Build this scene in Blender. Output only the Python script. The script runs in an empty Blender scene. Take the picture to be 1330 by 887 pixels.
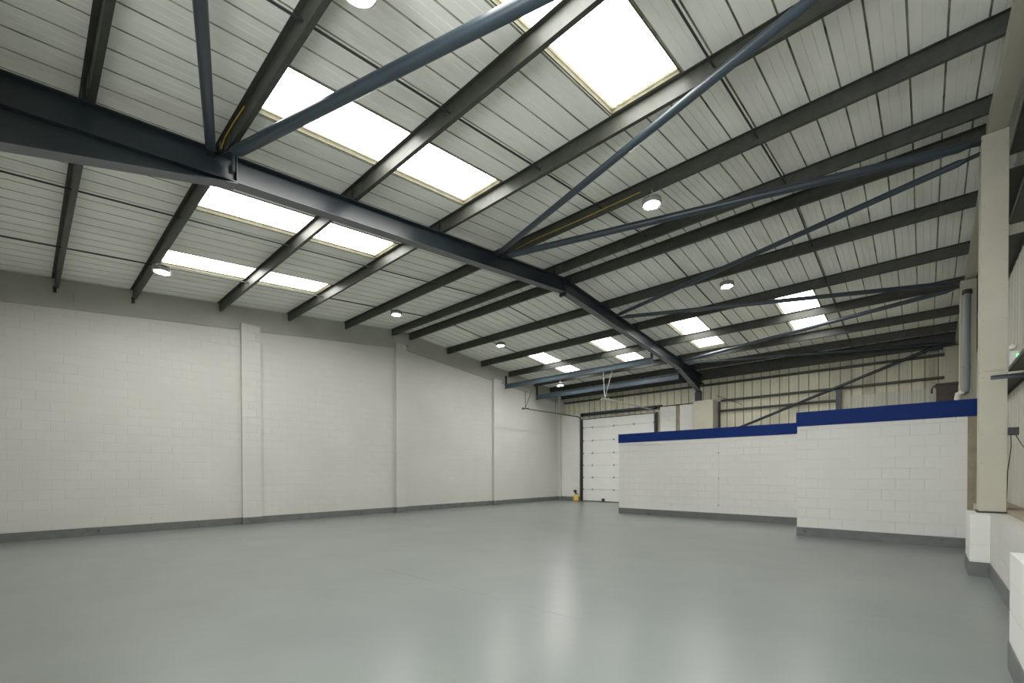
import bpy, bmesh, math, random
from mathutils import Vector, Matrix
random.seed(7)
S = bpy.context.scene
COL = S.collection

# ------------------------------------------------------------------ helpers
class MB:
    """collects boxes, prisms, tubes and lathes; build() links them as one mesh object"""
    def __init__(self): self.v = []; self.f = []; self.m = []; self.cur = 0
    def add(self, vs, fs, ms=None):
        b = len(self.v); self.v += [tuple(p) for p in vs]
        for k, q in enumerate(fs): self.f.append([b + i for i in q]); self.m.append(ms[k] if ms else self.cur)
        return self
    def box(self, x0, x1, y0, y1, z0, z1):
        vs = [(x, y, z) for x in (x0, x1) for y in (y0, y1) for z in (z0, z1)]
        return self.add(vs, [(0,1,3,2),(4,6,7,5),(0,4,5,1),(2,3,7,6),(0,2,6,4),(1,5,7,3)])
    def prism(self, poly, axis, a, b):
        """extrude a 2D polygon along axis 0/1/2 from a to b; the polygon gives the other two axes in order"""
        n = len(poly); vs = []
        for t in (a, b):
            for p in poly:
                q = [p[0], p[1]]; q.insert(axis, t); vs.append(q)
        fs = [list(range(n))[::-1], [n + i for i in range(n)]]
        fs += [(i, (i + 1) % n, n + (i + 1) % n, n + i) for i in range(n)]
        return self.add(vs, fs)
    def loft(self, rings, caps=True):
        n = len(rings[0]); vs = [p for r in rings for p in r]; fs = []
        for k in range(len(rings) - 1):
            for i in range(n):
                fs.append((k*n+i, k*n+(i+1)%n, (k+1)*n+(i+1)%n, (k+1)*n+i))
        if caps: fs += [list(range(n))[::-1], [(len(rings)-1)*n+i for i in range(n)]]
        return self.add(vs, fs)
    def tube(self, pts, r, n=12, caps=True, flat=None):
        pts = [Vector(p) for p in pts]; rings = []
        for k, p in enumerate(pts):
            d = (pts[min(k+1, len(pts)-1)] - pts[max(k-1, 0)]).normalized()
            up = Vector((0, 0, 1)) if abs(d.z) < .9 else Vector((0, 1, 0))
            a = d.cross(up).normalized(); b = a.cross(d).normalized()
            rr = r[k] if isinstance(r, (list, tuple)) else r
            fa, fb = (1, 1) if not flat else flat[k]
            rings.append([p + a*math.cos(t)*rr*fa + b*math.sin(t)*rr*fb for t in [2*math.pi*i/n for i in range(n)]])
        return self.loft(rings, caps)
    def lathe(self, prof, c, n=24, axis=(0, 0, 1)):
        c = Vector(c); ax = Vector(axis).normalized()
        t = Vector((1, 0, 0)) if abs(ax.x) < .9 else Vector((0, 1, 0))
        a = ax.cross(t).normalized(); b = ax.cross(a)
        return self.loft([[c + ax*h + (a*math.cos(w) + b*math.sin(w))*r for w in [2*math.pi*i/n for i in range(n)]] for r, h in prof])
    def build(self, name, mat, parent=None, smooth=False, bevel=0):
        me = bpy.data.meshes.new(name); me.from_pydata(self.v, [], self.f)
        bm = bmesh.new(); bm.from_mesh(me); bmesh.ops.recalc_face_normals(bm, faces=bm.faces); bm.to_mesh(me); bm.free()
        for m in (mat if isinstance(mat, (list, tuple)) else [mat]): me.materials.append(m)
        for p, i in zip(me.polygons, self.m): p.material_index = i
        o = bpy.data.objects.new(name, me); COL.objects.link(o)
        if parent:
            top = parent
            while top.parent: top = top.parent
            o.parent = parent; o.matrix_parent_inverse = Matrix.Translation(-top.location) if top is parent else Matrix.Identity(4)
        if smooth:
            for p in me.polygons: p.use_smooth = True
            me.set_sharp_from_angle(angle=math.radians(40))
        if bevel:
            b = o.modifiers.new('edge', 'BEVEL'); b.width = bevel; b.segments = 2; b.limit_method = 'ANGLE'
        return o

def tag(o, label=None, cat=None, group=None, kind=None):
    if label: o['label'] = label
    if cat: o['category'] = cat
    if group: o['group'] = group
    if kind: o['kind'] = kind
    return o
def empty(name, loc, label=None, cat=None, group=None, kind=None):
    o = bpy.data.objects.new(name, None); o.location = loc; o.empty_display_size = .2; COL.objects.link(o)
    return tag(o, label, cat, group, kind)

# ------------------------------------------------------------------ materials
def mat(name, col, rough=.6, metal=0, var=0, vscale=2., bump=0, bscale=60., spec=.5, stretch=(1,1,1), dirt=None, dscale=.8, dlo=.5, dhi=.75, emit=0, ecol=None):
    m = bpy.data.materials.new(name); m.use_nodes = True
    nt = m.node_tree; N = nt.nodes; L = nt.links; b = N['Principled BSDF']
    b.inputs['Roughness'].default_value = rough; b.inputs['Metallic'].default_value = metal
    b.inputs['Specular IOR Level'].default_value = spec
    tc = N.new('ShaderNodeTexCoord'); mp = N.new('ShaderNodeMapping'); mp.inputs['Scale'].default_value = stretch
    L.new(tc.outputs['Object'], mp.inputs['Vector'])
    c = N.new('ShaderNodeRGB'); c.outputs[0].default_value = (*col, 1); out = c.outputs[0]
    if var:
        n = N.new('ShaderNodeTexNoise'); n.inputs['Scale'].default_value = vscale; n.inputs['Detail'].default_value = 6
        L.new(mp.outputs[0], n.inputs['Vector'])
        mr = N.new('ShaderNodeMapRange'); mr.inputs[3].default_value = 1 - var; mr.inputs[4].default_value = 1 + var
        mr.inputs[1].default_value = .3; mr.inputs[2].default_value = .7
        L.new(n.outputs['Fac'], mr.inputs[0])
        mx = N.new('ShaderNodeVectorMath'); mx.operation = 'SCALE'
        L.new(out, mx.inputs[0]); L.new(mr.outputs[0], mx.inputs['Scale']); out = mx.outputs[0]
    if dirt:
        n = N.new('ShaderNodeTexNoise'); n.inputs['Scale'].default_value = dscale; n.inputs['Detail'].default_value = 8; n.inputs['Roughness'].default_value = .65
        L.new(mp.outputs[0], n.inputs['Vector'])
        mr = N.new('ShaderNodeMapRange'); mr.inputs[1].default_value = dlo; mr.inputs[2].default_value = dhi
        L.new(n.outputs['Fac'], mr.inputs[0])
        mx = N.new('ShaderNodeMix'); mx.data_type = 'RGBA'; L.new(mr.outputs[0], mx.inputs[0]); L.new(out, mx.inputs[6]); mx.inputs[7].default_value = (*dirt, 1); out = mx.outputs[2]
    L.new(out, b.inputs['Base Color'])
    if bump:
        n = N.new('ShaderNodeTexNoise'); n.inputs['Scale'].default_value = bscale; n.inputs['Detail'].default_value = 3
        L.new(mp.outputs[0], n.inputs['Vector'])
        bp = N.new('ShaderNodeBump'); bp.inputs['Strength'].default_value = bump; bp.inputs['Distance'].default_value = .01
        L.new(n.outputs['Fac'], bp.inputs['Height']); L.new(bp.outputs[0], b.inputs['Normal'])
    if emit:
        b.inputs['Emission Color'].default_value = (*(ecol or col), 1); b.inputs['Emission Strength'].default_value = emit
    return m

def block_mat(name, col, plane):
    """white-painted blockwork: courses of 225 mm, blocks of 450 mm, plane = 'yz' or 'xz'"""
    m = bpy.data.materials.new(name); m.use_nodes = True
    nt = m.node_tree; N = nt.nodes; L = nt.links; b = N['Principled BSDF']; b.inputs['Roughness'].default_value = .55
    b.inputs['Specular IOR Level'].default_value = .3
    tc = N.new('ShaderNodeTexCoord'); sp = N.new('ShaderNodeSeparateXYZ'); cb = N.new('ShaderNodeCombineXYZ')
    L.new(tc.outputs['Object'], sp.inputs[0]); L.new(sp.outputs['Y' if plane == 'yz' else 'X'], cb.inputs[0]); L.new(sp.outputs['Z'], cb.inputs[1])
    # a slow wobble so that joints are not ruler-straight
    nw = N.new('ShaderNodeTexNoise'); nw.inputs['Scale'].default_value = 3; L.new(cb.outputs[0], nw.inputs['Vector'])
    ws = N.new('ShaderNodeVectorMath'); ws.operation = 'SCALE'; ws.inputs['Scale'].default_value = .012; L.new(nw.outputs['Color'], ws.inputs[0])
    ad = N.new('ShaderNodeVectorMath'); L.new(cb.outputs[0], ad.inputs[0]); L.new(ws.outputs[0], ad.inputs[1])
    br = N.new('ShaderNodeTexBrick'); br.inputs['Scale'].default_value = 1; br.inputs['Brick Width'].default_value = .45; br.inputs['Row Height'].default_value = .225
    br.inputs['Mortar Size'].default_value = .007; br.inputs['Mortar Smooth'].default_value = .6; br.offset = .5
    L.new(ad.outputs[0], br.inputs['Vector'])
    br.inputs['Color1'].default_value = (1, 1, 1, 1); br.inputs['Color2'].default_value = (.98, .98, .98, 1); br.inputs['Mortar'].default_value = (.94, .94, .93, 1)
    n2 = N.new('ShaderNodeTexNoise'); n2.inputs['Scale'].default_value = .7; n2.inputs['Detail'].default_value = 6; L.new(tc.outputs['Object'], n2.inputs['Vector'])
    mr = N.new('ShaderNodeMapRange'); mr.inputs[1].default_value = .3; mr.inputs[2].default_value = .7; mr.inputs[3].default_value = .95; mr.inputs[4].default_value = 1.03
    L.new(n2.outputs['Fac'], mr.inputs[0])
    mul = N.new('ShaderNodeMix'); mul.data_type = 'RGBA'; mul.blend_type = 'MULTIPLY'; mul.inputs[0].default_value = 1
    L.new(br.outputs['Color'], mul.inputs[6]); mul.inputs[7].default_value = (*col, 1)
    sc = N.new('ShaderNodeVectorMath'); sc.operation = 'SCALE'; L.new(mul.outputs[2], sc.inputs[0]); L.new(mr.outputs[0], sc.inputs['Scale'])
    L.new(sc.outputs[0], b.inputs['Base Color'])
    # joints are recessed here and there: where the paint has filled them they vanish
    n3 = N.new('ShaderNodeTexNoise'); n3.inputs['Scale'].default_value = 1.4; L.new(tc.outputs['Object'], n3.inputs['Vector'])
    st = N.new('ShaderNodeMapRange'); st.inputs[1].default_value = .42; st.inputs[2].default_value = .62; st.inputs[3].default_value = .15; st.inputs[4].default_value = 1.; L.new(n3.outputs['Fac'], st.inputs[0])
    inv = N.new('ShaderNodeMath'); inv.operation = 'MULTIPLY'; L.new(br.outputs['Fac'], inv.inputs[0]); L.new(st.outputs[0], inv.inputs[1])
    neg = N.new('ShaderNodeMath'); neg.operation = 'MULTIPLY'; neg.inputs[1].default_value = -.6; L.new(inv.outputs[0], neg.inputs[0])
    n4 = N.new('ShaderNodeTexNoise'); n4.inputs['Scale'].default_value = 45; n4.inputs['Detail'].default_value = 4; L.new(tc.outputs['Object'], n4.inputs['Vector'])
    a2 = N.new('ShaderNodeMath'); a2.operation = 'MULTIPLY_ADD'; a2.inputs[1].default_value = .25; L.new(n4.outputs['Fac'], a2.inputs[0]); L.new(neg.outputs[0], a2.inputs[2])
    bp = N.new('ShaderNodeBump'); bp.inputs['Strength'].default_value = .8; bp.inputs['Distance'].default_value = .012
    L.new(a2.outputs[0], bp.inputs['Height']); L.new(bp.outputs[0], b.inputs['Normal'])
    return m

def floor_mat():
    m = mat('floor paint', (.178, .20, .188), rough=.3, var=.07, vscale=.9, spec=.5)
    nt = m.node_tree; N = nt.nodes; L = nt.links; b = N['Principled BSDF']
    tc = N.new('ShaderNodeTexCoord'); sp = N.new('ShaderNodeSeparateXYZ'); L.new(tc.outputs['Object'], sp.inputs[0])
    old = b.inputs['Base Color'].links[0].from_socket
    def joint(y, x0, x1):
        a = N.new('ShaderNodeMath'); a.operation = 'COMPARE'; a.inputs[1].default_value = y; a.inputs[2].default_value = .006; L.new(sp.outputs['Y'], a.inputs[0])
        c = N.new('ShaderNodeMath'); c.operation = 'COMPARE'; c.inputs[1].default_value = (x0+x1)/2; c.inputs[2].default_value = (x1-x0)/2; L.new(sp.outputs['X'], c.inputs[0])
        d = N.new('ShaderNodeMath'); d.operation = 'MULTIPLY'; L.new(a.outputs[0], d.inputs[0]); L.new(c.outputs[0], d.inputs[1]); return d
    j1 = joint(3.82, -10.9, -2.3); j2 = joint(8.35, -3.7, -2.3)
    s = N.new('ShaderNodeMath'); s.operation = 'ADD'; L.new(j1.outputs[0], s.inputs[0]); L.new(j2.outputs[0], s.inputs[1])
    n = N.new('ShaderNodeTexNoise'); n.inputs['Scale'].default_value = 2.2; n.inputs['Detail'].default_value = 5; L.new(tc.outputs['Object'], n.inputs['Vector'])
    r = N.new('ShaderNodeMapRange'); r.inputs[1].default_value = .44; r.inputs[2].default_value = .58; r.inputs[3].default_value = .15; r.inputs[4].default_value = .8; L.new(n.outputs['Fac'], r.inputs[0])
    k = N.new('ShaderNodeMath'); k.operation = 'MULTIPLY'; L.new(s.outputs[0], k.inputs[0]); L.new(r.outputs[0], k.inputs[1])
    mx = N.new('ShaderNodeMix'); mx.data_type = 'RGBA'; L.new(k.outputs[0], mx.inputs[0]); L.new(old, mx.inputs[6]); mx.inputs[7].default_value = (.05, .05, .045, 1)
    L.new(mx.outputs[2], b.inputs['Base Color'])
    n = N.new('ShaderNodeTexNoise'); n.inputs['Scale'].default_value = 1.1; n.inputs['Detail'].default_value = 3; L.new(tc.outputs['Object'], n.inputs['Vector'])
    r = N.new('ShaderNodeMapRange'); r.inputs[1].default_value = .2; r.inputs[2].default_value = .8; r.inputs[3].default_value = .285; r.inputs[4].default_value = .33; L.new(n.outputs['Fac'], r.inputs[0])
    L.new(r.outputs[0], b.inputs['Roughness'])
    n = N.new('ShaderNodeTexNoise'); n.inputs['Scale'].default_value = 3.5; n.inputs['Detail'].default_value = 2; L.new(tc.outputs['Object'], n.inputs['Vector'])
    bp = N.new('ShaderNodeBump'); bp.inputs['Strength'].default_value = .12; bp.inputs['Distance'].default_value = .02; L.new(n.outputs['Fac'], bp.inputs['Height']); L.new(bp.outputs[0], b.inputs['Normal'])
    return m

def rooflight_mat():
    """weathered translucent rooflight sheet, lit through by the daylight above it"""
    m = bpy.data.materials.new('daylit rooflight sheet'); m.use_nodes = True
    nt = m.node_tree; N = nt.nodes; L = nt.links; b = N['Principled BSDF']
    b.inputs['Base Color'].default_value = (.8, .8, .74, 1); b.inputs['Roughness'].default_value = .5
    tc = N.new('ShaderNodeTexCoord')
    n = N.new('ShaderNodeTexNoise'); n.inputs['Scale'].default_value = 3.2; n.inputs['Detail'].default_value = 9; n.inputs['Roughness'].default_value = .7
    L.new(tc.outputs['Object'], n.inputs['Vector'])
    r = N.new('ShaderNodeMapRange'); r.inputs[1].default_value = .66; r.inputs[2].default_value = .74; L.new(n.outputs['Fac'], r.inputs[0])
    mx = N.new('ShaderNodeMix'); mx.data_type = 'RGBA'; L.new(r.outputs[0], mx.inputs[0]); mx.inputs[6].default_value = (1, .99, .95, 1); mx.inputs[7].default_value = (.35, .33, .24, 1)
    L.new(mx.outputs[2], b.inputs['Emission Color']); b.inputs['Emission Strength'].default_value = SKYLIGHT
    return m

SKYLIGHT = 12.
SKY = 15.
M = dict(
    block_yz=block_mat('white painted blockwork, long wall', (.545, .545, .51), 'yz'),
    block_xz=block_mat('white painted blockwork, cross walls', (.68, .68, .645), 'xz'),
    sheet=mat('off-white roof liner sheet', (.84, .84, .785), rough=.5, var=.07, vscale=1.5, stretch=(1, .25, 1), dirt=(.55, .55, .48), dscale=1.2, dlo=.55, dhi=.9),
    roof_lap=mat('dirty roof sheet lap', (.42, .42, .34), rough=.8, var=.35, vscale=2.5, dirt=(.16, .17, .09), dscale=2, dlo=.5, dhi=.65),
    grime=mat('grimy rooflight upstand', (.10, .093, .06), rough=.8, var=.2, vscale=5),
    seam=mat('grimy sheet lap', (.27, .265, .2), rough=.8, var=.3, vscale=3),
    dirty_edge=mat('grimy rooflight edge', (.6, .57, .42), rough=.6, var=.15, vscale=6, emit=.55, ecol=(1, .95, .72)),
    clad=mat('aged cream wall cladding', (.66, .63, .50), rough=.55, var=.08, vscale=1.5, stretch=(1, 1, .25), dirt=(.30, .28, .19), dscale=1.3, dlo=.5, dhi=.8),
    clad_white=mat('pale side wall cladding', (.56, .55, .48), rough=.55, var=.07, vscale=1.5, stretch=(1, 1, .2), dirt=(.3, .27, .2), dscale=1.2, dlo=.55, dhi=.85),
    galv=mat('weathered galvanised steel', (.05, .052, .043), rough=.5, metal=.1, var=.22, vscale=9, dirt=(.035, .036, .026), dscale=2.5, dlo=.48, dhi=.72),
    steel=mat('slate blue painted steel', (.018, .027, .033), rough=.3, var=.12, vscale=2, spec=.5),
    steel_grey=mat('grey painted steel', (.13, .135, .145), rough=.45, var=.08, vscale=2),  # rafter soffit: light bounced off the floor is put into this colour
    tube_light=mat('pale blue grey painted beam', (.075, .11, .135), rough=.4, var=.1, vscale=3),
    tube=mat('blue grey painted tube', (.033, .048, .061), rough=.36, var=.1, vscale=3),
    dark=mat('black painted steel', (.02, .021, .02), rough=.5),
    rod=mat('dark steel rod', (.025, .025, .025), rough=.5),
    fascia=mat('grey green sealed board', (.36, .365, .32), rough=.7, var=.06, vscale=1.2),
    skirt=mat('dark grey skirting paint', (.125, .136, .13), rough=.45, var=.12, vscale=5, dirt=(.03, .035, .03), dscale=6, dlo=.6, dhi=.72),
    floor=floor_mat(),
    blue=mat('royal blue paint', (.004, .023, .14), rough=.6, var=.06, vscale=2, spec=.15),
    cream=mat('cream fire board', (.46, .44, .36), rough=.6, var=.05, vscale=2, bump=.15, bscale=8, dirt=(.42, .4, .32), dscale=1.5, dlo=.55, dhi=.8),
    white=mat('white gloss paint', (.72, .72, .68), rough=.4, var=.03, vscale=2),
    door=mat('white door panel', (.70, .71, .68), rough=.4, var=.03, vscale=2),
    tan=mat('bare tan render', (.30, .26, .19), rough=.8, var=.15, vscale=6),
    pipe=mat('grey plastic pipe', (.2, .21, .215), rough=.4),
    brown=mat('dark brown hardboard', (.045, .032, .022), rough=.6, var=.2, vscale=6),
    galv_light=mat('bright galvanised track', (.45, .46, .43), rough=.4, metal=.5, var=.1, vscale=6),
    lamp=mat('grey lamp casing', (.30, .30, .29), rough=.4, metal=.4),
    glow=mat('lit lamp lens', (1, .98, .95), rough=.3, emit=560., ecol=(1., .96, .93)),
    green=mat('lit green indicator', (.05, .8, .2), rough=.3, emit=2.2, ecol=(.12, 1., .3)),
    plastic=mat('white plastic casing', (.6, .6, .56), rough=.4),
    yellow=mat('yellow cable sheath', (.45, .30, .03), rough=.5),
    yellow_can=mat('yellow painted metal', (.55, .42, .10), rough=.4, var=.1, vscale=20),
    red=mat('dull red plastic', (.16, .03, .03), rough=.5),
    rooflight=rooflight_mat(),
)

# ------------------------------------------------------------------ dimensions
XL, XR, YF, YB = -14.74, .68, -.45, 20.0           # block wall, dado wall, front and back walls
XC = 1.10                                          # side cladding behind the gable posts
YR = 9.82; T = .0987                               # ridge line and roof slope
XA = -7.155                                        # the free-standing portal frame
def roof(y, z0): return z0 - T*abs(y - YR)
ZS, ZP = 6.90, 6.67                                # sheet underside and purlin underside at the ridge
RIB = .345
LIGHT_X = [-12.58, -9.475, -6.37, -3.265]          # left edge of each rooflight column, three ribs wide

# ------------------------------------------------------------------ floor and walls
tag(MB().box(XL - .3, 1.5, YF - .3, 20.4, -.12, 0).build('floor', M['floor']), 'grey green painted concrete floor with a semi gloss sheen', 'floor', kind='structure')

wl = empty('wall_left', (XL, 9.8, 0), 'long white painted blockwork wall with pillars and a grey board along its sloping top', 'wall', kind='structure')
def gable_poly(zoff, z0=0.0, y0=YF, y1=YB + .1): return [(y0, z0), (y1, z0), (y1, roof(y1, zoff)), (YR, zoff), (y0, roof(y0, zoff))]
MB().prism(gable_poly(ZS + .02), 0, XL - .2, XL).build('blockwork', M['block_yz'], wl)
fb = MB()
for y0, y1 in ((YF, .85), (.855, 5.5), (5.505, 7.75), (7.755, YR), (YR, 11.95), (11.955, 14.86), (14.865, YB + .1)):
    fb.prism([(y0, roof(y0, 6.225)), (y1, roof(y1, 6.225)), (y1, roof(y1, ZS - .005)), (y0, roof(y0, ZS - .005))], 0, XL, XL + .025)
tag(fb.build('top_board', M['fascia'], wl), 'grey green board along the top of the wall')
for y0, y1, zt in ((4.34, 4.84, 5.865), (14.71, 15.21, 5.815)):
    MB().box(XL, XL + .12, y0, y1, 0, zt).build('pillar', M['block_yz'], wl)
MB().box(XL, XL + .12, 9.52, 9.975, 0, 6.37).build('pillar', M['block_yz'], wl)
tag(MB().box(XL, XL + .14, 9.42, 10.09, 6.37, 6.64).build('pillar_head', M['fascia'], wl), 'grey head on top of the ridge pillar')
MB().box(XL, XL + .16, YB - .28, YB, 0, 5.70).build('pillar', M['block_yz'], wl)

def skirting(name, segs, label):
    b = MB()
    for x0, x1, y0, y1 in segs: b.box(x0, x1, y0, y1, 0, .205)
    return tag(b.build(name, M['skirt']), label, 'skirting', kind='structure')
e = .008
ys = [YF, 4.34, 4.84, 9.52, 9.975, 14.71, 15.21, YB - .28]
seg = []
for i in range(0, 8, 2): seg.append((XL, XL + e, ys[i], ys[i+1]))
for y0, y1 in ((4.34, 4.84), (9.52, 9.975), (14.71, 15.21)): seg.append((XL, XL + .12 + e, y0 - e, y1 + e))
seg.append((XL, XL + .16 + e, YB - .28 - e, YB - .1))
skirting('baseboard_left', seg, 'dark grey painted band along the foot of the long block wall')

# back wall: blockwork beside the door, ribbed cladding above it and to the corner
def ribbed_panel(b, u0, u1, z0, z1, face, y, pitch=.3225, phase=0., depth=.035, ztop=None):
    """a sheet in the xz or yz plane with narrow ribs standing back from the room; face -1/+1 is the room side along the other axis"""
    prof = []; k = math.floor((u0 - phase)/pitch)
    us = [(u0, 0)]
    while phase + k*pitch < u1 + pitch:
        c = phase + k*pitch
        for du, d in ((-.020, 0), (-.016, -depth), (-.002, -depth), (.002, 0), (.018, .012), (.034, 0), (.105, 0), (.110, -.006), (.115, 0), (.205, 0), (.210, -.006), (.215, 0)):
            if u0 < c + du < u1: us.append((c + du, d))
        k += 1
    us.append((u1, 0)); us.sort()
    n = len(us); vs = []
    for u, d in us:
        vs.append((u, y + face*d, z0)); vs.append((u, y + face*d, ztop(u) if ztop else z1))
    return vs, [(2*i, 2*i + 2, 2*i + 3, 2*i + 1) for i in range(n - 1)]

wb = empty('wall_back', (-5, YB, 0), 'back wall of aged cream ribbed cladding above white blockwork around the sectional door', 'wall', kind='structure')
b = MB(); vs, fs = ribbed_panel(b, XL - .1, XC + .15, 0, 5.87, -1, YB + .06, phase=-.98); b.add(vs, fs, [1 if max(vs[f[0]][1], vs[f[1]][1]) > YB + .08 else 0 for f in fs])
vs, fs = ribbed_panel(b, XL - .1, XC + .15, 0, 5.87, -1, YB + .16, phase=-.98); b.add(vs, fs)
tag(b.build('ribbed_cladding', [M['clad'], M['seam']], wb), 'aged cream ribbed cladding')
DX0, DX1, DZ = -13.26, -9.2, 4.27                                 # door opening
tag(MB().box(XL + .16, DX0 - .16, YB - .1, YB + .02, 0, 4.57).build('block_panel', M['block_xz'], wb), 'white blockwork beside the corner pillar')
MB().box(DX1 + .2, -8.27, YB - .1, YB + .02, 0, 4.49).build('block_panel', M['block_xz'], wb)
tag(MB().box(-8.27, -8.08, YB - .04, YB + .02, 0, 4.49).build('cladding_post', M['tan'], wb), 'tan steel post between the block panels')
MB().box(-8.08, -7.25, YB - .1, YB + .02, 0, 4.49).build('block_panel', M['block_xz'], wb)
b = MB(); vs, fs = ribbed_panel(b, -2.05, .42, 2.2, 4.2, -1, YB - .02, phase=-.98); b.add(vs, fs)
b.prism([(-2.05, YB - .02), (.42, YB - .02), (.42, YB + .05), (-2.05, YB + .05)], 2, 4.195, 4.2)
tag(b.build('inner_lining', M['clad_white'], wb), 'paler lining sheet low on the cladding')
b = MB(); b.box(XL + .16, XC, YB - .06, YB + .05, -.0, .001); b.build('sill', M['skirt'], wb)
skirting('baseboard_back', [(XL + .16, DX0 - .16, YB - .1 - e, YB - .1), (DX1 + .2, -8.3, YB - .1 - e, YB - .1)], 'dark grey painted band at the foot of the wall beside the sectional door')

# front wall behind the camera
WX0, WX1, WZ0, WZ1 = -2.6, 1.0, 2.5, 4.9                             # unseen window, added to light the office walls and roof
wf = empty('wall_front', (-7, YF, 0), 'white painted blockwork wall at the front eaves with a broad window', 'wall', kind='structure')
b = MB()
b.box(XL - .2, 1.3, YF - .2, YF, 0, WZ0).box(XL - .2, 1.3, YF - .2, YF, WZ1, 5.95).box(XL - .2, WX0, YF - .2, YF, WZ0, WZ1).box(WX1, 1.3, YF - .2, YF, WZ0, WZ1)
b.build('blockwork', M['block_xz'], wf)
b = MB()
for i in range(4):
    x = WX0 + (WX1 - WX0)*i/3; b.box(x - .03, x + .03, YF - .14, YF - .06, WZ0, WZ1)
b.box(WX0, WX1, YF - .14, YF - .06, WZ0, WZ0 + .05).box(WX0, WX1, YF - .14, YF - .06, WZ1 - .05, WZ1)
b.build('window_frame', M['white'], wf)
pl = bpy.data.lights.new('sky_portal', 'AREA'); pl.shape = 'RECTANGLE'; pl.size = WX1 - WX0; pl.size_y = WZ1 - WZ0; pl.cycles.is_portal = True
po = bpy.data.objects.new('sky_portal', pl); COL.objects.link(po); po.location = ((WX0 + WX1)/2, YF - .25, (WZ0 + WZ1)/2); po.rotation_euler = (math.radians(90), 0, 0)

# side wall: block dado, piers, cladding, sill
wr = empty('wall_right', (XR, 9.8, 0), 'white block dado with two piers along the foot of the side wall', 'wall', kind='structure')
MB().box(XR, XC + .2, YF, YB, 0, .885).build('dado', M['block_yz'], wr)
for y in (4.62, 9.68, 15.02):
    if y < 12: MB().box(.478, XR + .01, y - .455, y + .455, 0, .885).build('pier', M['block_xz'], wr)
b = MB()
vs, fs = ribbed_panel(b, YF, YB, .9, 6, 1, 0, phase=.13, pitch=.3225, ztop=lambda u: roof(u, ZS - .01))
b.add([(XC - (y), x, z) for x, y, z in vs], fs)
vs, fs = ribbed_panel(b, YF, YB, .9, 6, 1, .1, phase=.13, pitch=.3225, ztop=lambda u: roof(u, ZS - .01))
b.add([(XC + .1 - (y - .1), x, z) for x, y, z in vs], fs)
wc = empty('wall_right_cladding', (XC, 9.8, .9), 'pale ribbed cladding of the side wall above the block dado', 'wall', kind='structure')
b.build('ribbed_cladding', M['clad_white'], wc)
tag(MB().box(.875, XC, YF, YB, .886, .945).build('sill', M['tan'], wc), 'tan sill rail on top of the dado')
skirting('baseboard_right', [(XR - e, XR, YF, 4.165), (XR - e, XR, 5.075, 9.225), (XR - e, XR, 10.135, 12.34),
    (.478 - e, XR, 4.165 - e, 5.075 + e), (.478 - e, XR, 9.225 - e, 10.135 + e)], 'dark grey painted band along the foot of the block dado and its piers')

# office walls inside the unit
H1 = 2.57; H2 = 2.885
wo = empty('wall_office', (-5.25, 14.8, 0), 'lower white blockwork partition set back, topped by a royal blue band', 'wall', kind='structure')
MB().box(-8.27, -2.22, 14.8, 14.95, 0, H1).box(-8.27, -8.12, 14.95, YB - .12, 0, H1).build('blockwork', M['block_xz'], wo)
tag(MB().box(-8.285, -2.22, 14.785, 14.965, H1, H2).box(-8.285, -8.105, 14.965, YB - .12, H1, H2).build('capping', M['blue'], wo), 'royal blue band along the top', None)
wo2 = empty('wall_store', (-.7, 12.34, 0), 'white blockwork partition standing forward by the cream posts, topped by a royal blue band', 'wall', kind='structure')
MB().box(-2.22, .60, 12.34, 12.49, 0, H1 - .01).box(-2.22, -2.07, 12.49, 14.79, 0, H1 - .01).build('blockwork', M['block_xz'], wo2)
tag(MB().box(-2.24, XC - .03, 12.325, 12.505, H1 - .01, H2 + .005).box(-2.24, -2.055, 12.505, 14.775, H1 - .01, H2 + .005).build('capping', M['blue'], wo2), 'royal blue band along the top', None)
tag(MB().box(.60, .675, 12.35, 12.49, .0, H1 - .01).build('bare_end', M['tan'], wo2), 'bare tan end of the wall')
tag(MB().box(.675, XC - .03, 12.36, 12.49, .886, H1 - .01).build('infill', M['tan'], wo2), 'tan infill above the dado')
MB().box(-8.1, .40, 15.0, 19.25, 2.45, 2.55).box(-2.0, .40, 12.52, 15.0, 2.45, 2.55).build('ceiling_office', M['fascia'])['kind'] = 'structure'
tag(bpy.data.objects['ceiling_office'], 'grey deck over the office rooms behind the blue bands', 'ceiling')
skirting('baseboard_office', [(-8.27 - e, -2.22, 14.8 - e, 14.8), (-8.27 - e, -8.27, 14.8, YB - .12)], 'dark grey painted band at the foot of the lower partition')
skirting('baseboard_store', [(-2.22 - e, .60, 12.34 - e, 12.34), (-2.22 - e, -2.22, 12.34, 14.79)], 'dark grey painted band at the foot of the forward partition')
cd = MB(); cd.tube([(-8.26, 14.775, 2.50), (-4.83, 14.775, 2.45), (-4.785, 14.775, 2.42), (-4.785, 14.775, .43)], .009, 6)
cond = tag(cd.build('cable_conduit', M['white'], smooth=True), 'thin white cable run along and down the lower partition', 'cable')
for z in (2.1, 1.3, .45): MB().box(-4.80, -4.77, 14.77, 14.8, z - .02, z + .02).build('clip', M['pipe'], cond)

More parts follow.
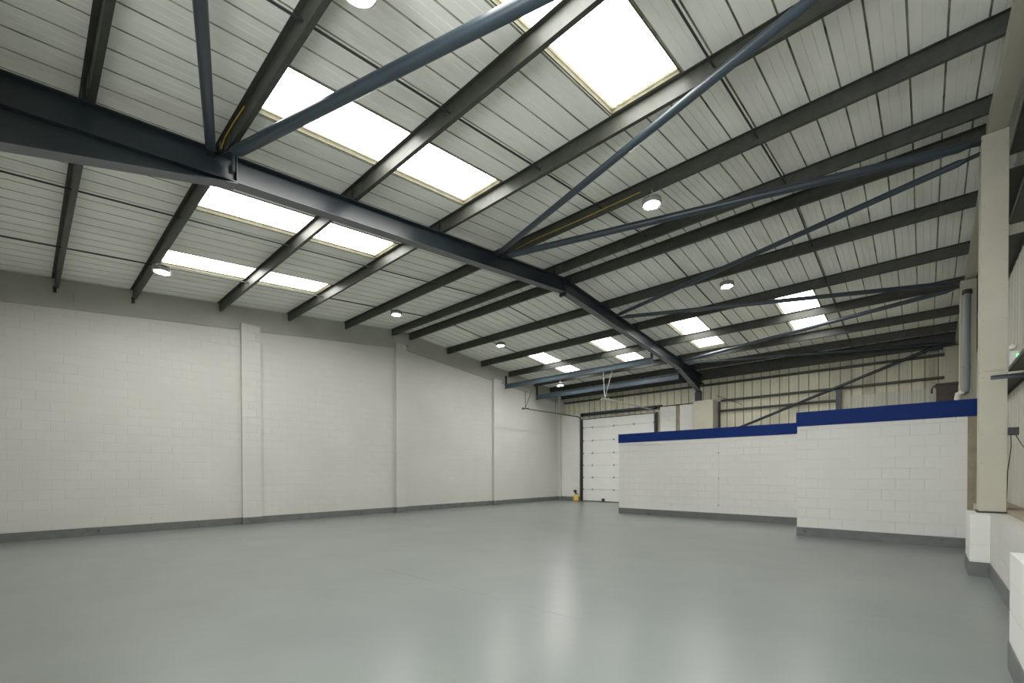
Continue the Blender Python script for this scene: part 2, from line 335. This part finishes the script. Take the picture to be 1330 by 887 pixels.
# ------------------------------------------------------------------ roof sheeting and rooflights
def slope_mesh(b, ya, yb, ycuts):
    xs = []; x0, x1 = XL - .15, XC + .1
    k = -45
    while True:
        c = -.16 + k*RIB
        if c > x1 + .4: break
        for du, d in ((-.022, 0), (-.018, .032), (-.005, .032), (0, 0), (.024, 0), (.108, 0), (.114, .008), (.120, 0), (.218, 0), (.224, .008), (.230, 0)):
            if x0 < c + du < x1: xs.append((c + du, d))
        k += 1
    yc = sorted([ya, yb] + list(ycuts))
    n = len(xs); vs = []
    for y in yc:
        for x, d in xs: vs.append((x, y, roof(y, ZS) + d))
    fs = []; ms = []
    for j in range(len(yc) - 1):
        hole_row = ycuts and abs(yc[j] - ycuts[0]) < 1e-6
        for i in range(n - 1):
            xm = (xs[i][0] + xs[i+1][0])/2
            if hole_row and any(l - .001 < xm < l + 3*RIB - .054 for l in LX): continue
            fs.append((j*n + i, j*n + i + 1, (j+1)*n + i + 1, (j+1)*n + i)); ms.append(1 if max(xs[i][1], xs[i+1][1]) > .02 else 0)
    return b.add(vs, fs, ms)
# rooflight edges snapped to the flats just inside the ribs
LX = []
for l in LIGHT_X:
    k = round((l + .16)/RIB); LX.append(-.16 + k*RIB + .024)
NEAR_L, FAR_L = (2.06, 5.60), (14.08, 17.42)
rb = MB(); slope_mesh(rb, YF - .1, YR, NEAR_L); slope_mesh(rb, YR, YB + .15, FAR_L)
tag(rb.build('ceiling', [M['sheet'], M['roof_lap']]), 'off-white ribbed steel roof lining in two slopes', 'ceiling', kind='structure')
# weather skin above the lining
wsk = MB()
for ya, yb in ((YF - .3, YR), (YR, YB + .3)):
    wsk.prism([(ya, roof(ya, ZS + .22)), (yb, roof(yb, ZS + .22)), (yb, roof(yb, ZS + .25)), (ya, roof(ya, ZS + .25))], 0, XL - .2, XC + .2)
tag(wsk.build('ceiling_deck', M['sheet']), 'outer roof deck over the ribbed lining', 'ceiling', kind='structure')
k = 0
where = ['beside the long block wall', 'between the block wall and the blue rafter', 'just past the blue rafter', 'towards the clad side wall']
for sname, (ya, yb), slope in (('front slope', NEAR_L, 0), ('door side slope', FAR_L, 1)):
    for i, x in enumerate(LX):
        k += 1
        x1 = x + 3*RIB - .056
        w = empty('window_%d' % k, ((x + x1)/2, (ya + yb)/2, roof((ya + yb)/2, ZS)), 'bright translucent rooflight on the %s, %s' % (sname, where[i]), 'rooflight', 'rooflights', 'structure')
        b = MB(); z = .06
        xa_, xb_, yc_, yd_ = x + .05, x1 - .03, ya + .04, yb - .05
        P = lambda px, py: (px, py, roof(py, ZS) + z)
        b.add([P(xa_, yc_), P(xb_, yc_), P(xb_, yd_), P(xa_, yd_)], [(0, 1, 2, 3)])
        rag = [(xb_ + (xa_ - xb_)*q/12, yd_ + .012 + random.uniform(-.045, .03)*(0 < q < 12)) for q in range(13)]
        b.build('pane', M['rooflight'], w)
        d = MB(); z += .004
        d.add([P(x, ya), P(x1, ya), P(x1, yb), P(x, yb), P(xa_, yc_), P(xb_, yc_), P(xb_, yd_), P(xa_, yd_)], [(0, 1, 5, 4), (1, 2, 6, 5), (2, 3, 7, 6), (3, 0, 4, 7)])
        z -= .012
        d.add([P(*q) for q in rag] + [P(xa_, yb), P(xb_, yb)], [tuple(range(15))])
        d.build('grimy_edge', M['dirty_edge'], w)
        f = MB()                                                   # pale upstand round the opening
        for xa, xb in ((x - .004, x + .012), (x1 - .012, x1 + .004)):
            f.prism([(ya, roof(ya, ZS) - .004), (yb, roof(yb, ZS) - .004), (yb, roof(yb, ZS) + .068), (ya, roof(ya, ZS) + .068)], 0, xa, xb)
        for yy in (ya, yb):
            f.prism([(x - .004, roof(yy, ZS) - .004), (x1 + .004, roof(yy, ZS) - .004), (x1 + .004, roof(yy, ZS) + .068), (x - .004, roof(yy, ZS) + .068)], 1, yy - .012, yy + .012)
        f.build('upstand', M['grime'], w)

# ------------------------------------------------------------------ purlins
PN = [.55, 1.93, 3.81, 5.67, 7.55, 9.40]
PF = [10.17, 12.03, 13.98, 15.80, 17.70, 19.03]
ordn = ['first', 'second', 'third', 'fourth', 'fifth', 'sixth']
def purlin(y, slope, label):
    p = empty('purlin', (XA, y, roof(y, ZP)), label, 'purlin', 'galvanised roof purlins')
    s = T if slope == 0 else -T                                    # dz/dy
    zb = roof(y, ZP); zt = roof(y, ZS) - .003; t = .006
    x0, x1 = XL + .03, .86
    b = MB()
    b.prism([(y - t, zb), (y + t, zb), (y + t, zt), (y - t, zt)], 0, x0, x1)
    f = .06
    b.prism([(y, zb), (y + f, zb + f*s), (y + f, zb + f*s + .007), (y, zb + .007)], 0, x0, x1)
    b.prism([(y + f - .006, zb + f*s), (y + f, zb + f*s), (y + f, zb + f*s + .022), (y + f - .006, zb + f*s + .022)], 0, x0, x1)
    b.prism([(y - f, zt - f*s - .007), (y, zt - .007), (y, zt), (y - f, zt - f*s)], 0, x0, x1)
    b.build('channel', M['galv'], p)
    c = MB()                                                       # sleeve and bolted cleat over the rafter
    c.prism([(y - .016, zb + .004), (y - .007, zb + .004), (y - .007, zt - .03), (y - .016, zt - .03)], 0, XA - .32, XA + .32)
    tag(c.build('sleeve', M['galv'], p), 'doubled sleeve over the rafter')
    c = MB(); c.box(XA - .05, XA + .05, y - .05, y - .017, zb + .007, zb + .17)
    tag(c.build('cleat', M['dark'], p), 'black cleat on the rafter')
    if y < 2.5:
        c = MB(); c.box(XL + .03, XL + .10, y - .035, y + .02, zb - .11, zb + .02); tag(c.build('end_cleat', M['dark'], p), 'black cleat at the wall end')
    return p
for i, y in enumerate(PN):
    j = 5 - i
    purlin(y, 0, 'grey galvanised purlin on the front slope, %s from the ridge' % ordn[j])
for i, y in enumerate(PF):
    purlin(y, 1, 'grey galvanised purlin on the door side slope, %s from the ridge' % ordn[i])
# eaves beams
def eaves(y, label):
    b = MB(); z1 = roof(y, ZS) - .01
    b.box(XL + .17, XC - .02, y - .035, y + .035, z1 - .44, z1)
    tag(b.build('eaves_beam', M['galv']), label, 'beam')
eaves(YB - .12, 'dark eaves beam along the top of the back wall over the door')

# sag rods: one line of rods in each half bay of each slope
names = {-12.26: 'next to the block wall', -9.645: 'second from the block wall', -4.57: 'third from the block wall', -1.885: 'next to the clad side wall'}
for x, w in names.items():
    for sl, ya, yb in (('front slope', YF, YR - .35), ('door side slope', YR + .35, YB - .1)):
        b = MB(); b.tube([(x, ya, roof(ya, 6.765)), (x, yb, roof(yb, 6.765))], .014, 8)
        tag(b.build('sag_rod', M['rod'], smooth=True), 'black tie rod of the %s, %s' % (sl, w), 'tie rod', 'sag rods under the roof')

# ------------------------------------------------------------------ portal rafter
rf = empty('portal_rafter', (XA, YR, 6.3), 'dark slate blue steel rafter spanning from eaves to eaves over the floor', 'rafter')
ZB = 6.307; HW = .10; tf = .016
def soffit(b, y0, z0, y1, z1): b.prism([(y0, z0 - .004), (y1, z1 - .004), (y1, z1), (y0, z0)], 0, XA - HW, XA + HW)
def slab(b, y0, z0, y1, z1, t, hw=HW):                              # a flange plate rising t above the line
    b.prism([(y0, z0), (y1, z1), (y1, z1 + t), (y0, z0 + t)], 0, XA - hw, XA + hw)
b = MB()
for ya, yb in ((YF, YR), (YR, YB)):
    za, zb_ = roof(ya, ZB), roof(yb, ZB); ta, tb = roof(ya, ZP - .002), roof(yb, ZP - .002)
    slab(b, ya, za, yb, zb_, tf); slab(b, ya, ta - tf, yb, tb - tf, tf)
    b.prism([(ya, za), (yb, zb_), (yb, tb), (ya, ta)], 0, XA - .006, XA + .006)
b.build('beam', M['steel'], rf)
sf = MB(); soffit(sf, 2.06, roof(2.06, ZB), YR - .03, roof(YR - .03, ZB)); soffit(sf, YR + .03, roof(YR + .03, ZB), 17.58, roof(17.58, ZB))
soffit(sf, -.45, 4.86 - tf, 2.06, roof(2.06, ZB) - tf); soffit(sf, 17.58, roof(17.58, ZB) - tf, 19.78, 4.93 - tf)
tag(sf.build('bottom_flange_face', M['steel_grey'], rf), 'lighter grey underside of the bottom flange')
for y0, y1, z1 in ((2.06, -.45, 4.86), (17.58, 19.78, 4.93)):
    h = MB(); z0 = roof(y0, ZB)
    h.prism([(y0, z0), (y1, z1), (y1, roof(y1, ZB)), ], 0, XA - .006, XA + .006)
    a, c = ((y1, z1), (y0, z0)) if y1 < y0 else ((y0, z0), (y1, z1))
    slab(h, a[0], a[1] - tf, c[0], c[1] - tf, tf)
    tag(h.build('haunch', M['steel'], rf), 'tapered haunch below the rafter end')
ap = MB(); ap.box(XA - .1, XA + .1, YR - .022, YR + .022, ZB - .10, ZP - .01)
for y in (YR - .05, YR + .05):
    pass
ap.build('apex_plate', M['steel'], rf)
for y in (2.06, 17.58):
    MB().box(XA - .095, XA + .095, y - .006, y + .006, roof(y, ZB), roof(y, ZP) - .01).build('stiffener', M['steel'], rf)
# encased column that carries the rafter at the back wall
pc = empty('portal_column', (-6.87, 19.6, 0), 'white boxed column under the blue rafter end at the back wall', 'column', kind='thing')
MB().box(-7.26, -6.46, 19.3, 19.895, 0, 4.5).build('casing', M['cream'], pc, bevel=.006)
MB().box(XA - .1, XA + .1, 19.45, 19.75, 4.5, 4.90).build('column_head', M['steel'], pc)

# ------------------------------------------------------------------ roof bracing tubes
NODE_X = -7.0
G = {'front': (.50, -.36, 5.42), 'first': (.56, 4.20, 5.90), 'first2': (.56, 4.66, 5.92), 'ridge': (.545, 9.66, 6.37), 'ridge2': (.545, 9.86, 6.30), 'third': (.545, 14.9, 5.93), 'third2': (.545, 15.05, 5.84), 'back': (.56, 19.6, 5.50)}
def brace(a, g, label, r=.066):
    a, g = Vector(a), Vector(g); d = (g - a).normalized()
    br = empty('brace_tube', a, label, 'brace', 'roof bracing tubes')
    b = MB(); L_ = (g - a).length
    sa, sb = a + d*.10, g - d*.10
    b.tube([sa, sa + d*.03, sa + d*.10, sb - d*.10, sb - d*.03, sb], r, 20, flat=[(1, .45), (1, .6), (1, 1), (1, 1), (1, .6), (1, .45)])
    b.build('tube', M['tube'], br, smooth=True)
    for p, q in ((a - d*.08, sa + d*.08), (g + d*.06, sb - d*.08)):
        s = d.cross(Vector((0, 0, 1))).normalized()*.055; u = s.cross(d).normalized()*.007
        m = MB(); m.loft([[p + s + u, p - s + u, p - s - u, p + s - u], [q + s + u, q - s + u, q - s - u, q + s - u]])
        m.build('end_plate', M['steel'], br)
    return br
def node(y, dz=.09, x=NODE_X): return (x, y, roof(y, ZP) - dz)
brace((-7.03, 1.74, 5.77), G['front'], 'blue grey brace tube from the front haunch of the rafter running back overhead', .06)
brace((-6.93, 1.93, 5.79), G['first'], 'blue grey brace tube from the front haunch of the rafter out over the rooflights', .073)
brace((-7.0, 7.14, 6.315), G['first2'], 'blue grey brace tube rising steeply from mid rafter to the first cream post', .055)
brace((-6.95, 7.32, 6.325), G['ridge'], 'thick blue grey brace tube from mid rafter to the tall ridge post', .066)
brace((-7.02, 12.40, 6.315), G['ridge2'], 'blue grey brace tube from beyond the ridge back to the tall ridge post', .053)
brace((-6.98, 12.58, 6.30), G['third'], 'blue grey brace tube from beyond the ridge to the post with the grey pipe', .055)
brace((-7.03, 17.5, 5.82), G['third2'], 'blue grey brace tube from the rafter back end to the post with the pipe', .055)
brace((-6.98, 17.72, 5.79), G['back'], 'blue grey brace tube from the back end of the rafter to the back corner', .05)

# small drop bar clamped beside the front haunch
db = empty('drop_hanger', (-6.86, 1.95, 5.6), 'short grey drop bar with a black clamp by the rafter haunch', 'bracket')
MB().box(-6.885, -6.85, 1.94, 1.975, 5.56, 5.892).build('bar', M['tube'], db)
MB().box(-6.95, -6.885, 1.92, 1.97, 5.555, 5.64).build('clamp', M['dark'], db)

# ------------------------------------------------------------------ gable frame of the clad side
def post(y, x0, x1, ztop, label, joint=None, pipe=False):
    p = empty('gable_post', (x0, y, .89), label, 'post', 'cream gable posts')
    z0 = .91 if y < 12 else .886
    b = MB()
    if joint: b.box(x0, x1, y - .2, y + .2, z0, joint - .004); b.box(x0, x1, y - .2, y + .2, joint + .004, ztop); b.box(x0+.004, x1-.004, y - .196, y + .196, joint - .004, joint + .004)
    else: b.box(x0, x1, y - .2, y + .2, z0, ztop)
    b.build('casing', M['cream'], p, bevel=.004)
    if y < 12: MB().box(x0 - .02, x1 + .003, y - .22, y + .22, .886, .91).build('base_plate', M['dark'], p)
    s = MB()
    z = 1.2
    while z < ztop - .1:
        for xx in (x0 + .03, x1 - .03): s.lathe([(.006, 0), (.006, .003)], (xx, y - .2, z), 6, (0, -1, 0))
        z += .42
    tag(s.build('screw_heads', M['pipe'], p), kind='stuff')
    return p
post(4.62, .59, .87, roof(4.42, 6.465), 'cream boxed gable post on the white block pier by the camera')
post(9.82, .59, .87, roof(9.62, 6.465), 'tall cream boxed ridge post standing on a white block pier', joint=2.97)
post(15.02, .585, .855, roof(15.22, 6.465), 'cream boxed gable post behind the blue band with a grey pipe on it')
cp = empty('corner_post', (.6, 19.8, 0), 'short cream boxed post in the back corner with a crack across it', 'post')
MB().box(.45, .79, 19.6, 19.93, .886, 5.40).build('casing', M['cream'], cp, bevel=.004)
b = MB(); b.loft([[(x, 19.596, z - .006), (x, 19.602, z - .006), (x, 19.602, z + .006), (x, 19.596, z + .006)] for x, z in ((.47, 4.57), (.52, 4.60), (.56, 4.60), (.62, 4.64), (.66, 4.66), (.7, 4.69))])
tag(b.build('crack', M['tan'], cp), 'dark crack across the casing')

gr = empty('gable_rafter', (.75, YR, 6.5), 'cream boxed rafter sloping over the gable posts', 'rafter')
for ya, yb in ((YF, YR - .01), (YR + .01, YB)):
    za, zb_ = roof(ya, 6.47), roof(yb, 6.47)
    MB().prism([(ya, za), (yb, zb_), (yb, roof(yb, ZP - .004)), (ya, roof(ya, ZP - .004))], 0, .65 if ya < YR - .1 else .675, .85).build('casing', M['cream'], gr)

# sheeting rails on the clad side wall
for z, w in ((5.03, 'high on the clad wall behind the ridge post'), (2.93, 'at mid height of the clad wall under the green light'), (6.02, 'just under the roof of the clad wall')):
    b = MB(); b.box(.872, XC - .005, YF, 9.60, z, z + .006); b.box(.872, .878, YF, 9.60, z, z + .06); b.box(.872, XC - .005, 10.04, YB - .3, z, z + .006); b.box(.872, .878, 10.04, YB - .3, z, z + .06)
    b.box(XC - .012, XC - .005, YF, YB - .3, z - .06, z)
    tag(b.build('sheeting_rail', M['galv']), 'dark steel sheeting rail %s' % w, 'rail', 'sheeting rails')

cb = empty('rail_bracket', (.85, 9.5, 2.87), 'blue grey angle bracket across the face of the ridge post', 'bracket')
MB().box(.70, 1.06, 9.56, 9.618, 2.885, 2.893).box(.70, 1.06, 9.61, 9.618, 2.84, 2.89).build('angle', M['tube'], cb)

# emergency light, sounder and junction box by the ridge post
el = empty('emergency_light', (.92, 9.5, 2.94), 'small white box with a glowing green indicator beside the ridge post', 'light fitting')
MB().box(.874, .955, 9.42, 9.55, 2.945, 3.19).build('casing', M['plastic'], el, bevel=.008)
MB().box(.955, 1.03, 9.43, 9.54, 2.945, 3.15).build('side_casing', M['plastic'], el, bevel=.006)
MB().box(.935, 1.03, 9.412, 9.424, 3.09, 3.14).build('indicator', M['green'], el)
sd = MB(); sd.lathe([(.015, 0), (.036, .003), (.04, .015), (.03, .035), (.012, .04)], (.905, 9.52, 3.26), 20, (0, -1, 0))
sd.box(.885, .925, 9.52, 9.60, 3.23, 3.29)
tag(sd.build('sounder', M['plastic'], smooth=True), 'small round white sounder above the green indicator box', 'sounder')
jb = empty('junction_box', (.93, 9.55, 2.0), 'small black junction box on the side of the ridge post with two cables', 'box')
MB().box(.871, .975, 9.52, 9.60, 2.015, 2.125).build('box_body', M['dark'], jb, bevel=.004)
b = MB(); b.tube([(.90, 9.57, 2.02), (.905, 9.575, 1.85), (.895, 9.6, 1.7), (.878, 9.64, 1.5), (.876, 9.7, 1.1)], .0055, 6); b.build('cable', M['dark'], jb, smooth=True)
b = MB(); b.tube([(.945, 9.57, 2.02), (.97, 9.3, 1.88), (.99, 8.9, 1.74), (1.02, 8.2, 1.5), (1.05, 7.4, 1.2)], .0055, 6); b.build('cable', M['dark'], jb, smooth=True)

# grey pipe on the post behind the office
fp = empty('flue_pipe', (.69, 14.7, 3.1), 'grey vertical pipe with an elbow in front of the cream post', 'pipe')
b = MB(); b.tube([(.69, 14.70, 5.60), (.69, 14.70, 3.52), (.69, 14.70, 3.42), (.675, 14.70, 3.33), (.63, 14.70, 3.29)], .062, 18); b.build('pipe', M['pipe'], fp, smooth=True)
b = MB(); b.lathe([(.062, 0), (.085, 0), (.085, .09), (.062, .1)], (.69, 14.70, 5.57), 18); b.build('collar', M['brown'], fp, smooth=True)
b = MB(); b.tube([(.64, 14.70, 3.29), (.60, 14.70, 3.33), (.565, 14.70, 3.30), (.55, 14.70, 3.2), (.55, 14.70, 2.56)], .062, 18); tag(b.build('elbow', M['clad_white'], fp, smooth=True), 'pale plastic elbow')
b = MB(); b.lathe([(.062, 0), (.075, 0), (.075, .06), (.062, .06)], (.69, 14.70, 3.86), 18); b.build('joint_ring', M['pipe'], fp, smooth=True)

# brown box standing on the office deck
bx = empty('storage_box', (.43, 17.6, 2.55), 'dark brown box with a lid standing on the office deck by the corner', 'box')
MB().box(.225, .655, 17.4, 18.0, 2.55, 3.90).build('box_body', M['brown'], bx)
MB().box(.205, .675, 17.38, 18.02, 3.90, 3.965).build('lid', M['dark'], bx)
b = MB(); b.tube([(.23, 17.6, 3.95), (.17, 17.6, 3.92), (.13, 17.6, 3.84), (.13, 17.6, 3.72)], .02, 8); b.build('strap', M['dark'], bx, smooth=True)

# ------------------------------------------------------------------ back wall rails, post, brace
for z, x0, x1, w in ((4.47, -6.36, .44, 'upper of two'), (4.04, -6.36, -2.3, 'lower of two'), (5.2, XL + .3, .44, 'under the eaves')):
    b = MB(); b.box(x0, x1, YB - .1, YB + .05, z, z + .007).box(x0, x1, YB - .1, YB - .094, z, z + .075)
    tag(b.build('sheeting_rail', M['galv']), 'dark steel sheeting rail on the back cladding, %s' % w, 'rail', 'sheeting rails')
b = MB(); b.box(DX1, -7.26, YB - .06, YB + .02, 4.49, 4.54)
tag(b.build('lintel_rail', M['dark']), 'black rail on top of the white panels beside the door', 'rail')
tag(MB().box(-2.38, -2.22, YB - .16, YB - .1, 2.5, 4.42).build('cladding_post', M['steel']), 'short dark blue steel post against the back cladding', 'post')
tag(MB().box(-6.44, -6.38, YB - .1, YB - .02, .01, 4.46).build('cladding_post', M['dark']), 'thin dark upright against the back cladding beside the white column', 'post')
wbr = empty('wall_brace', (-6.0, YB - .25, 3.1), 'long dark tube leaning diagonally across the back cladding', 'brace')
b = MB(); b.tube([(-6.3, YB - .25, 3.03), (.15, YB - .25, 5.45)], .05, 14); b.build('tube', M['steel'], wbr, smooth=True)
MB().box(.1, .4, YB - .26, YB - .24, 5.36, 5.56).build('end_plate', M['steel'], wbr)
b = MB(); b.tube([(-6.5, YB - .12, 4.72), (-5.5, YB - .12, 4.25)], .012, 8)
tag(b.build('tie_wire', M['dark'], smooth=True), 'thin dark wire sloping from the white column over the back cladding', 'wire')

# ------------------------------------------------------------------ sectional door
dr = empty('door_1', ((DX0 + DX1)/2, YB, 0), 'white sectional door of horizontal panels in dark tracks', 'door', kind='structure')
panels = []
edges = [.03, .62, 1.24, 1.86, 2.485, 3.13, 3.81, 4.24]
for i in range(7):
    z0, z1 = edges[i], edges[i+1]
    panels.append(MB().box(DX0 + .06, DX1 - .06, YB - .13, YB - .085, z0 + .004, z1 - .004).build('door_panel', M['door'], dr, bevel=.006))
for k, z in enumerate(edges[1:-1]):
    for x in (DX0 + .09, -12.62, -11.38, -10.3, DX1 - .09):
        MB().box(x - .035, x + .035, YB - .145, YB - .13, z - .04, z + .04).build('hinge', M['pipe'], panels[k])
tag(MB().box(DX0 + .06, DX1 - .06, YB - .14, YB - .08, 0, .035).build('bottom_seal', M['dark'], dr), 'black rubber seal')
MB().box(-12.05, -11.9, YB - .19, YB - .13, .05, .17).build('handle', M['dark'], panels[0])
for x, s in ((DX0 - .01, -1), (DX1 + .01, 1)):
    b = MB(); b.box(x - .06, x + .06, YB - .2, YB - .09, 0.03, 4.25); b.build('vertical_track', M['dark'], dr)
    h = MB(); zt = 4.38 if s < 0 else 4.36
    pts = [(x, YB - .16, 4.2)] + [(x, YB - .16 - .3*(1 - math.cos(a)), 4.2 + (zt - 4.2)*math.sin(a)) for a in (.5, 1.0, 1.571)] + [(x, 15.15, zt)]
    h.tube(pts, .026, 8); tag(h.build('horizontal_track', M['galv_light'] if s > 0 else M['galv'], dr, smooth=True), 'horizontal track running out over the floor')
    hg = MB(); ztop = 5.24 if s < 0 else 5.46
    hg.tube([(x, 15.35, zt), (x - .22, 15.6, ztop)], .016, 6); hg.tube([(x, 15.35, zt), (x + .18, 15.6, ztop)], .016, 6); hg.box(x - .2, x + .2, 15.33, 15.37, zt - .03, zt + .01)
    hg.build('track_hanger', M['galv_light'] if s > 0 else M['galv'], dr)
    if s < 0:
        hg = MB(); hg.tube([(x, 17.6, zt), (x, 17.6, 5.24)], .016, 6); hg.build('track_hanger', M['galv'], dr)
b = MB(); b.box(DX0 - .05, DX1 + .25, YB - .09, YB + .03, 4.44, 4.60); tag(b.build('head_beam', M['tube'], dr), 'blue grey beam over the door')
b = MB(); b.tube([(DX0 - .05, YB - .16, 4.49), (DX1 + .2, YB - .16, 4.49)], .016, 10); b.build('shaft', M['dark'], dr, smooth=True)
for x0, x1 in ((-12.1, -11.3), (-11.0, -10.1)):
    b = MB(); b.tube([(x0, YB - .16, 4.49), (x1, YB - .16, 4.49)], .045, 12); tag(b.build('spring', M['steel'], dr, smooth=True), 'dark torsion spring')
for x in (DX0 + .02, DX1 - .02):
    b = MB(); b.lathe([(.09, -.04), (.09, .04)], (x, YB - .16, 4.49), 16, (1, 0, 0)); b.build('drum', M['dark'], dr, smooth=True)
tag(MB().box(DX0 - .07, DX1 + .07, YB - .13, YB + .0, 4.245, 4.275).build('top_seal', M['dark'], dr), 'black seal above the top panel')

# beams that carry the door gear, hung under the roof
for y, zb_, pur, w in ((15.55, 5.47, 15.80, 'hung under the fourth door side purlin, carrying the track hangers'), (17.86, 5.23, 17.70, 'hung closest to the sectional door')):
    tb = empty('track_beam', (-11, y, zb_), 'blue grey beam from the block wall to the rafter, ' + w, 'beam', 'door gear beams')
    z1 = zb_ + .21
    MB().box(XL + .03, XA - .15, y - .05, y + .05, zb_, zb_ + .012).box(XL + .03, XA - .15, y - .006, y + .006, zb_, z1).box(XL + .03, XA - .15, y - .05, y + .05, z1 - .012, z1).build('beam', M['tube_light'], tb)
    for x in (XL + .10, XA - .2):
        MB().box(x - .04, x + .04, y - .02, y + .02, z1, roof(pur, ZP) + (.0 if x < -10 else -.0)).build('drop_bar', M['dark'], tb)

# ------------------------------------------------------------------ high bay lamps
def lamp(x, y, z, ztop, label):
    p = empty('high_bay_pendant', (x, y, z), label, 'lamp', 'round high bay lamps')
    b = MB(); b.lathe([(.118, .0), (.155, -.012), (.165, -.008), (.168, .045), (.15, .06), (.10, .075), (.095, .13), (.06, .145), (.03, .15)], (x, y, z), 28); b.build('housing', M['lamp'], p, smooth=True)
    f = MB()
    for i in range(16):
        a = 2*math.pi*i/16; d = Vector((math.cos(a), math.sin(a), 0)); s = Vector((-d.y, d.x, 0))*.004
        c = Vector((x, y, z))
        f.loft([[c + d*.09 + s + Vector((0, 0, .06)), c + d*.09 - s + Vector((0, 0, .06)), c + d*.09 - s + Vector((0, 0, .13)), c + d*.09 + s + Vector((0, 0, .13))],
                [c + d*.165 + s + Vector((0, 0, .055)), c + d*.165 - s + Vector((0, 0, .055)), c + d*.165 - s + Vector((0, 0, .10)), c + d*.165 + s + Vector((0, 0, .10))]])
    f.build('heat_sink', M['lamp'], p)
    b = MB(); b.lathe([(.115, -.006), (.12, .001)], (x, y, z), 28); b.build('lens', M['glow'], p)
    b = MB(); b.tube([(x, y, z + .15), (x + .025, y, z + .17), (x + .03, y, z + .2), (x, y, z + .22), (x, y, ztop)], .008, 8); b.build('hook', M['galv_light'], p, smooth=True)
    return p
DL = .22
lamps = [(-11.62, 1.985, 'lit lamp under the purlin by the front rooflight beside the block wall', None), (-11.62, 7.58, 'lit lamp above the pillar bay before the ridge, on the block wall side', None),
         (-11.62, 12.05, 'lit lamp beyond the ridge on the block wall side', None), (-3.60, 1.985, 'lit lamp at the top edge of the photo, beside the largest rooflight', None),
         (-3.56, 7.53, 'lit lamp in the clad bay before the ridge, above the long brace tube', None), (-3.72, 12.12, 'lit lamp in the clad bay beyond the ridge, above the forward partition', None)]
for x, y, w, _ in lamps:
    zp = roof(y, ZP)
    lamp(x, y, zp - .245, zp + .01, 'round ' + w)
lamp(-11.68, 15.835, 5.27, roof(15.8, ZP), 'round lit lamp hung lower by the door gear beams')

# yellow power cable clipped along purlins to the lamps
b = MB(); y = 7.50
b.tube([(-6.75, y - .02, roof(y, ZP) + .03), (-6.2, y - .03, roof(y, ZP) + .05), (-5.0, y - .02, roof(y, ZP) + .035), (-3.75, y - .02, roof(y, ZP) + .04)], .007, 6)
tag(b.build('power_cable', M['yellow'], smooth=True), 'yellow cable along a purlin from the rafter to the lamp in the clad bay', 'cable')
b = MB(); y = 1.88
b.tube([(-7.0, y - .03, roof(y, ZP) - .02), (-6.85, y - .03, roof(y, ZP) + .05), (-6.5, y - .02, roof(y, ZP) + .08), (-6.1, y - .02, roof(y, ZP) + .06)], .007, 6)
tag(b.build('power_cable', M['yellow'], smooth=True), 'short yellow cable looping onto a purlin by the front haunch', 'cable')

# small yellow pump-like can at the foot of the door track
yc = empty('yellow_canister', (-13.42, 19.55, 0), 'small yellow two tier canister with a dark head at the foot of the door track', 'canister')
b = MB(); b.lathe([(.13, .0), (.15, .02), (.15, .15), (.13, .17), (.125, .18), (.125, .31), (.10, .34), (.03, .35)], (-13.42, 19.55, 0.012), 20); b.build('body', M['yellow_can'], yc, smooth=True)
tag(MB().lathe([(.155, 0), (.155, .02)], (-13.42, 19.55, 0), 20).build('base_ring', M['red'], yc), 'dull red base ring')
b = MB(); b.tube([(-13.42, 19.55, .34), (-13.45, 19.55, .45), (-13.5, 19.55, .5)], .05, 10); b.lathe([(.05, 0), (.09, .03), (.08, .1), (.03, .13)], (-13.47, 19.54, .46), 12); b.build('head', M['dark'], yc, smooth=True)
b = MB(); b.tube([(-13.40, 19.55, .42), (-13.33, 19.53, .40), (-13.31, 19.52, .34)], .022, 8); b.build('lever', M['red'], yc, smooth=True)

# ------------------------------------------------------------------ light, camera
w = bpy.data.worlds.new('World'); S.world = w; w.use_nodes = True
w.node_tree.nodes['Background'].inputs[0].default_value = (.95, .98, 1, 1); w.node_tree.nodes['Background'].inputs[1].default_value = SKY

F_PX, YAW, PIT, ROL, CY = 584.31, math.radians(42.5625), math.radians(-.5338), math.radians(-.147), 619.10
fwd = Vector((-math.sin(YAW)*math.cos(PIT), math.cos(YAW)*math.cos(PIT), math.sin(PIT)))
rt = Vector((math.cos(YAW), math.sin(YAW), 0)); up = rt.cross(fwd)
r2 = rt*math.cos(ROL) + up*math.sin(ROL); u2 = up*math.cos(ROL) - rt*math.sin(ROL)
cam = bpy.data.cameras.new('Camera'); co = bpy.data.objects.new('Camera', cam); COL.objects.link(co)
cam.sensor_width = 36; cam.sensor_fit = 'HORIZONTAL'; cam.lens = F_PX*36/1330
cam.shift_y = (CY - 443.5)/1330; cam.clip_start = .02
co.matrix_world = Matrix.Translation((0, 0, 1.5)) @ Matrix((r2, u2, -fwd)).transposed().to_4x4()
S.camera = co
S.view_settings.view_transform = 'Standard'; S.view_settings.look = 'None'; S.view_settings.gamma = 1; S.view_settings.use_curve_mapping = False
S.view_settings.exposure = -0.07
S.cycles.use_denoising = True
S.cycles.max_bounces = 16; S.cycles.diffuse_bounces = 10
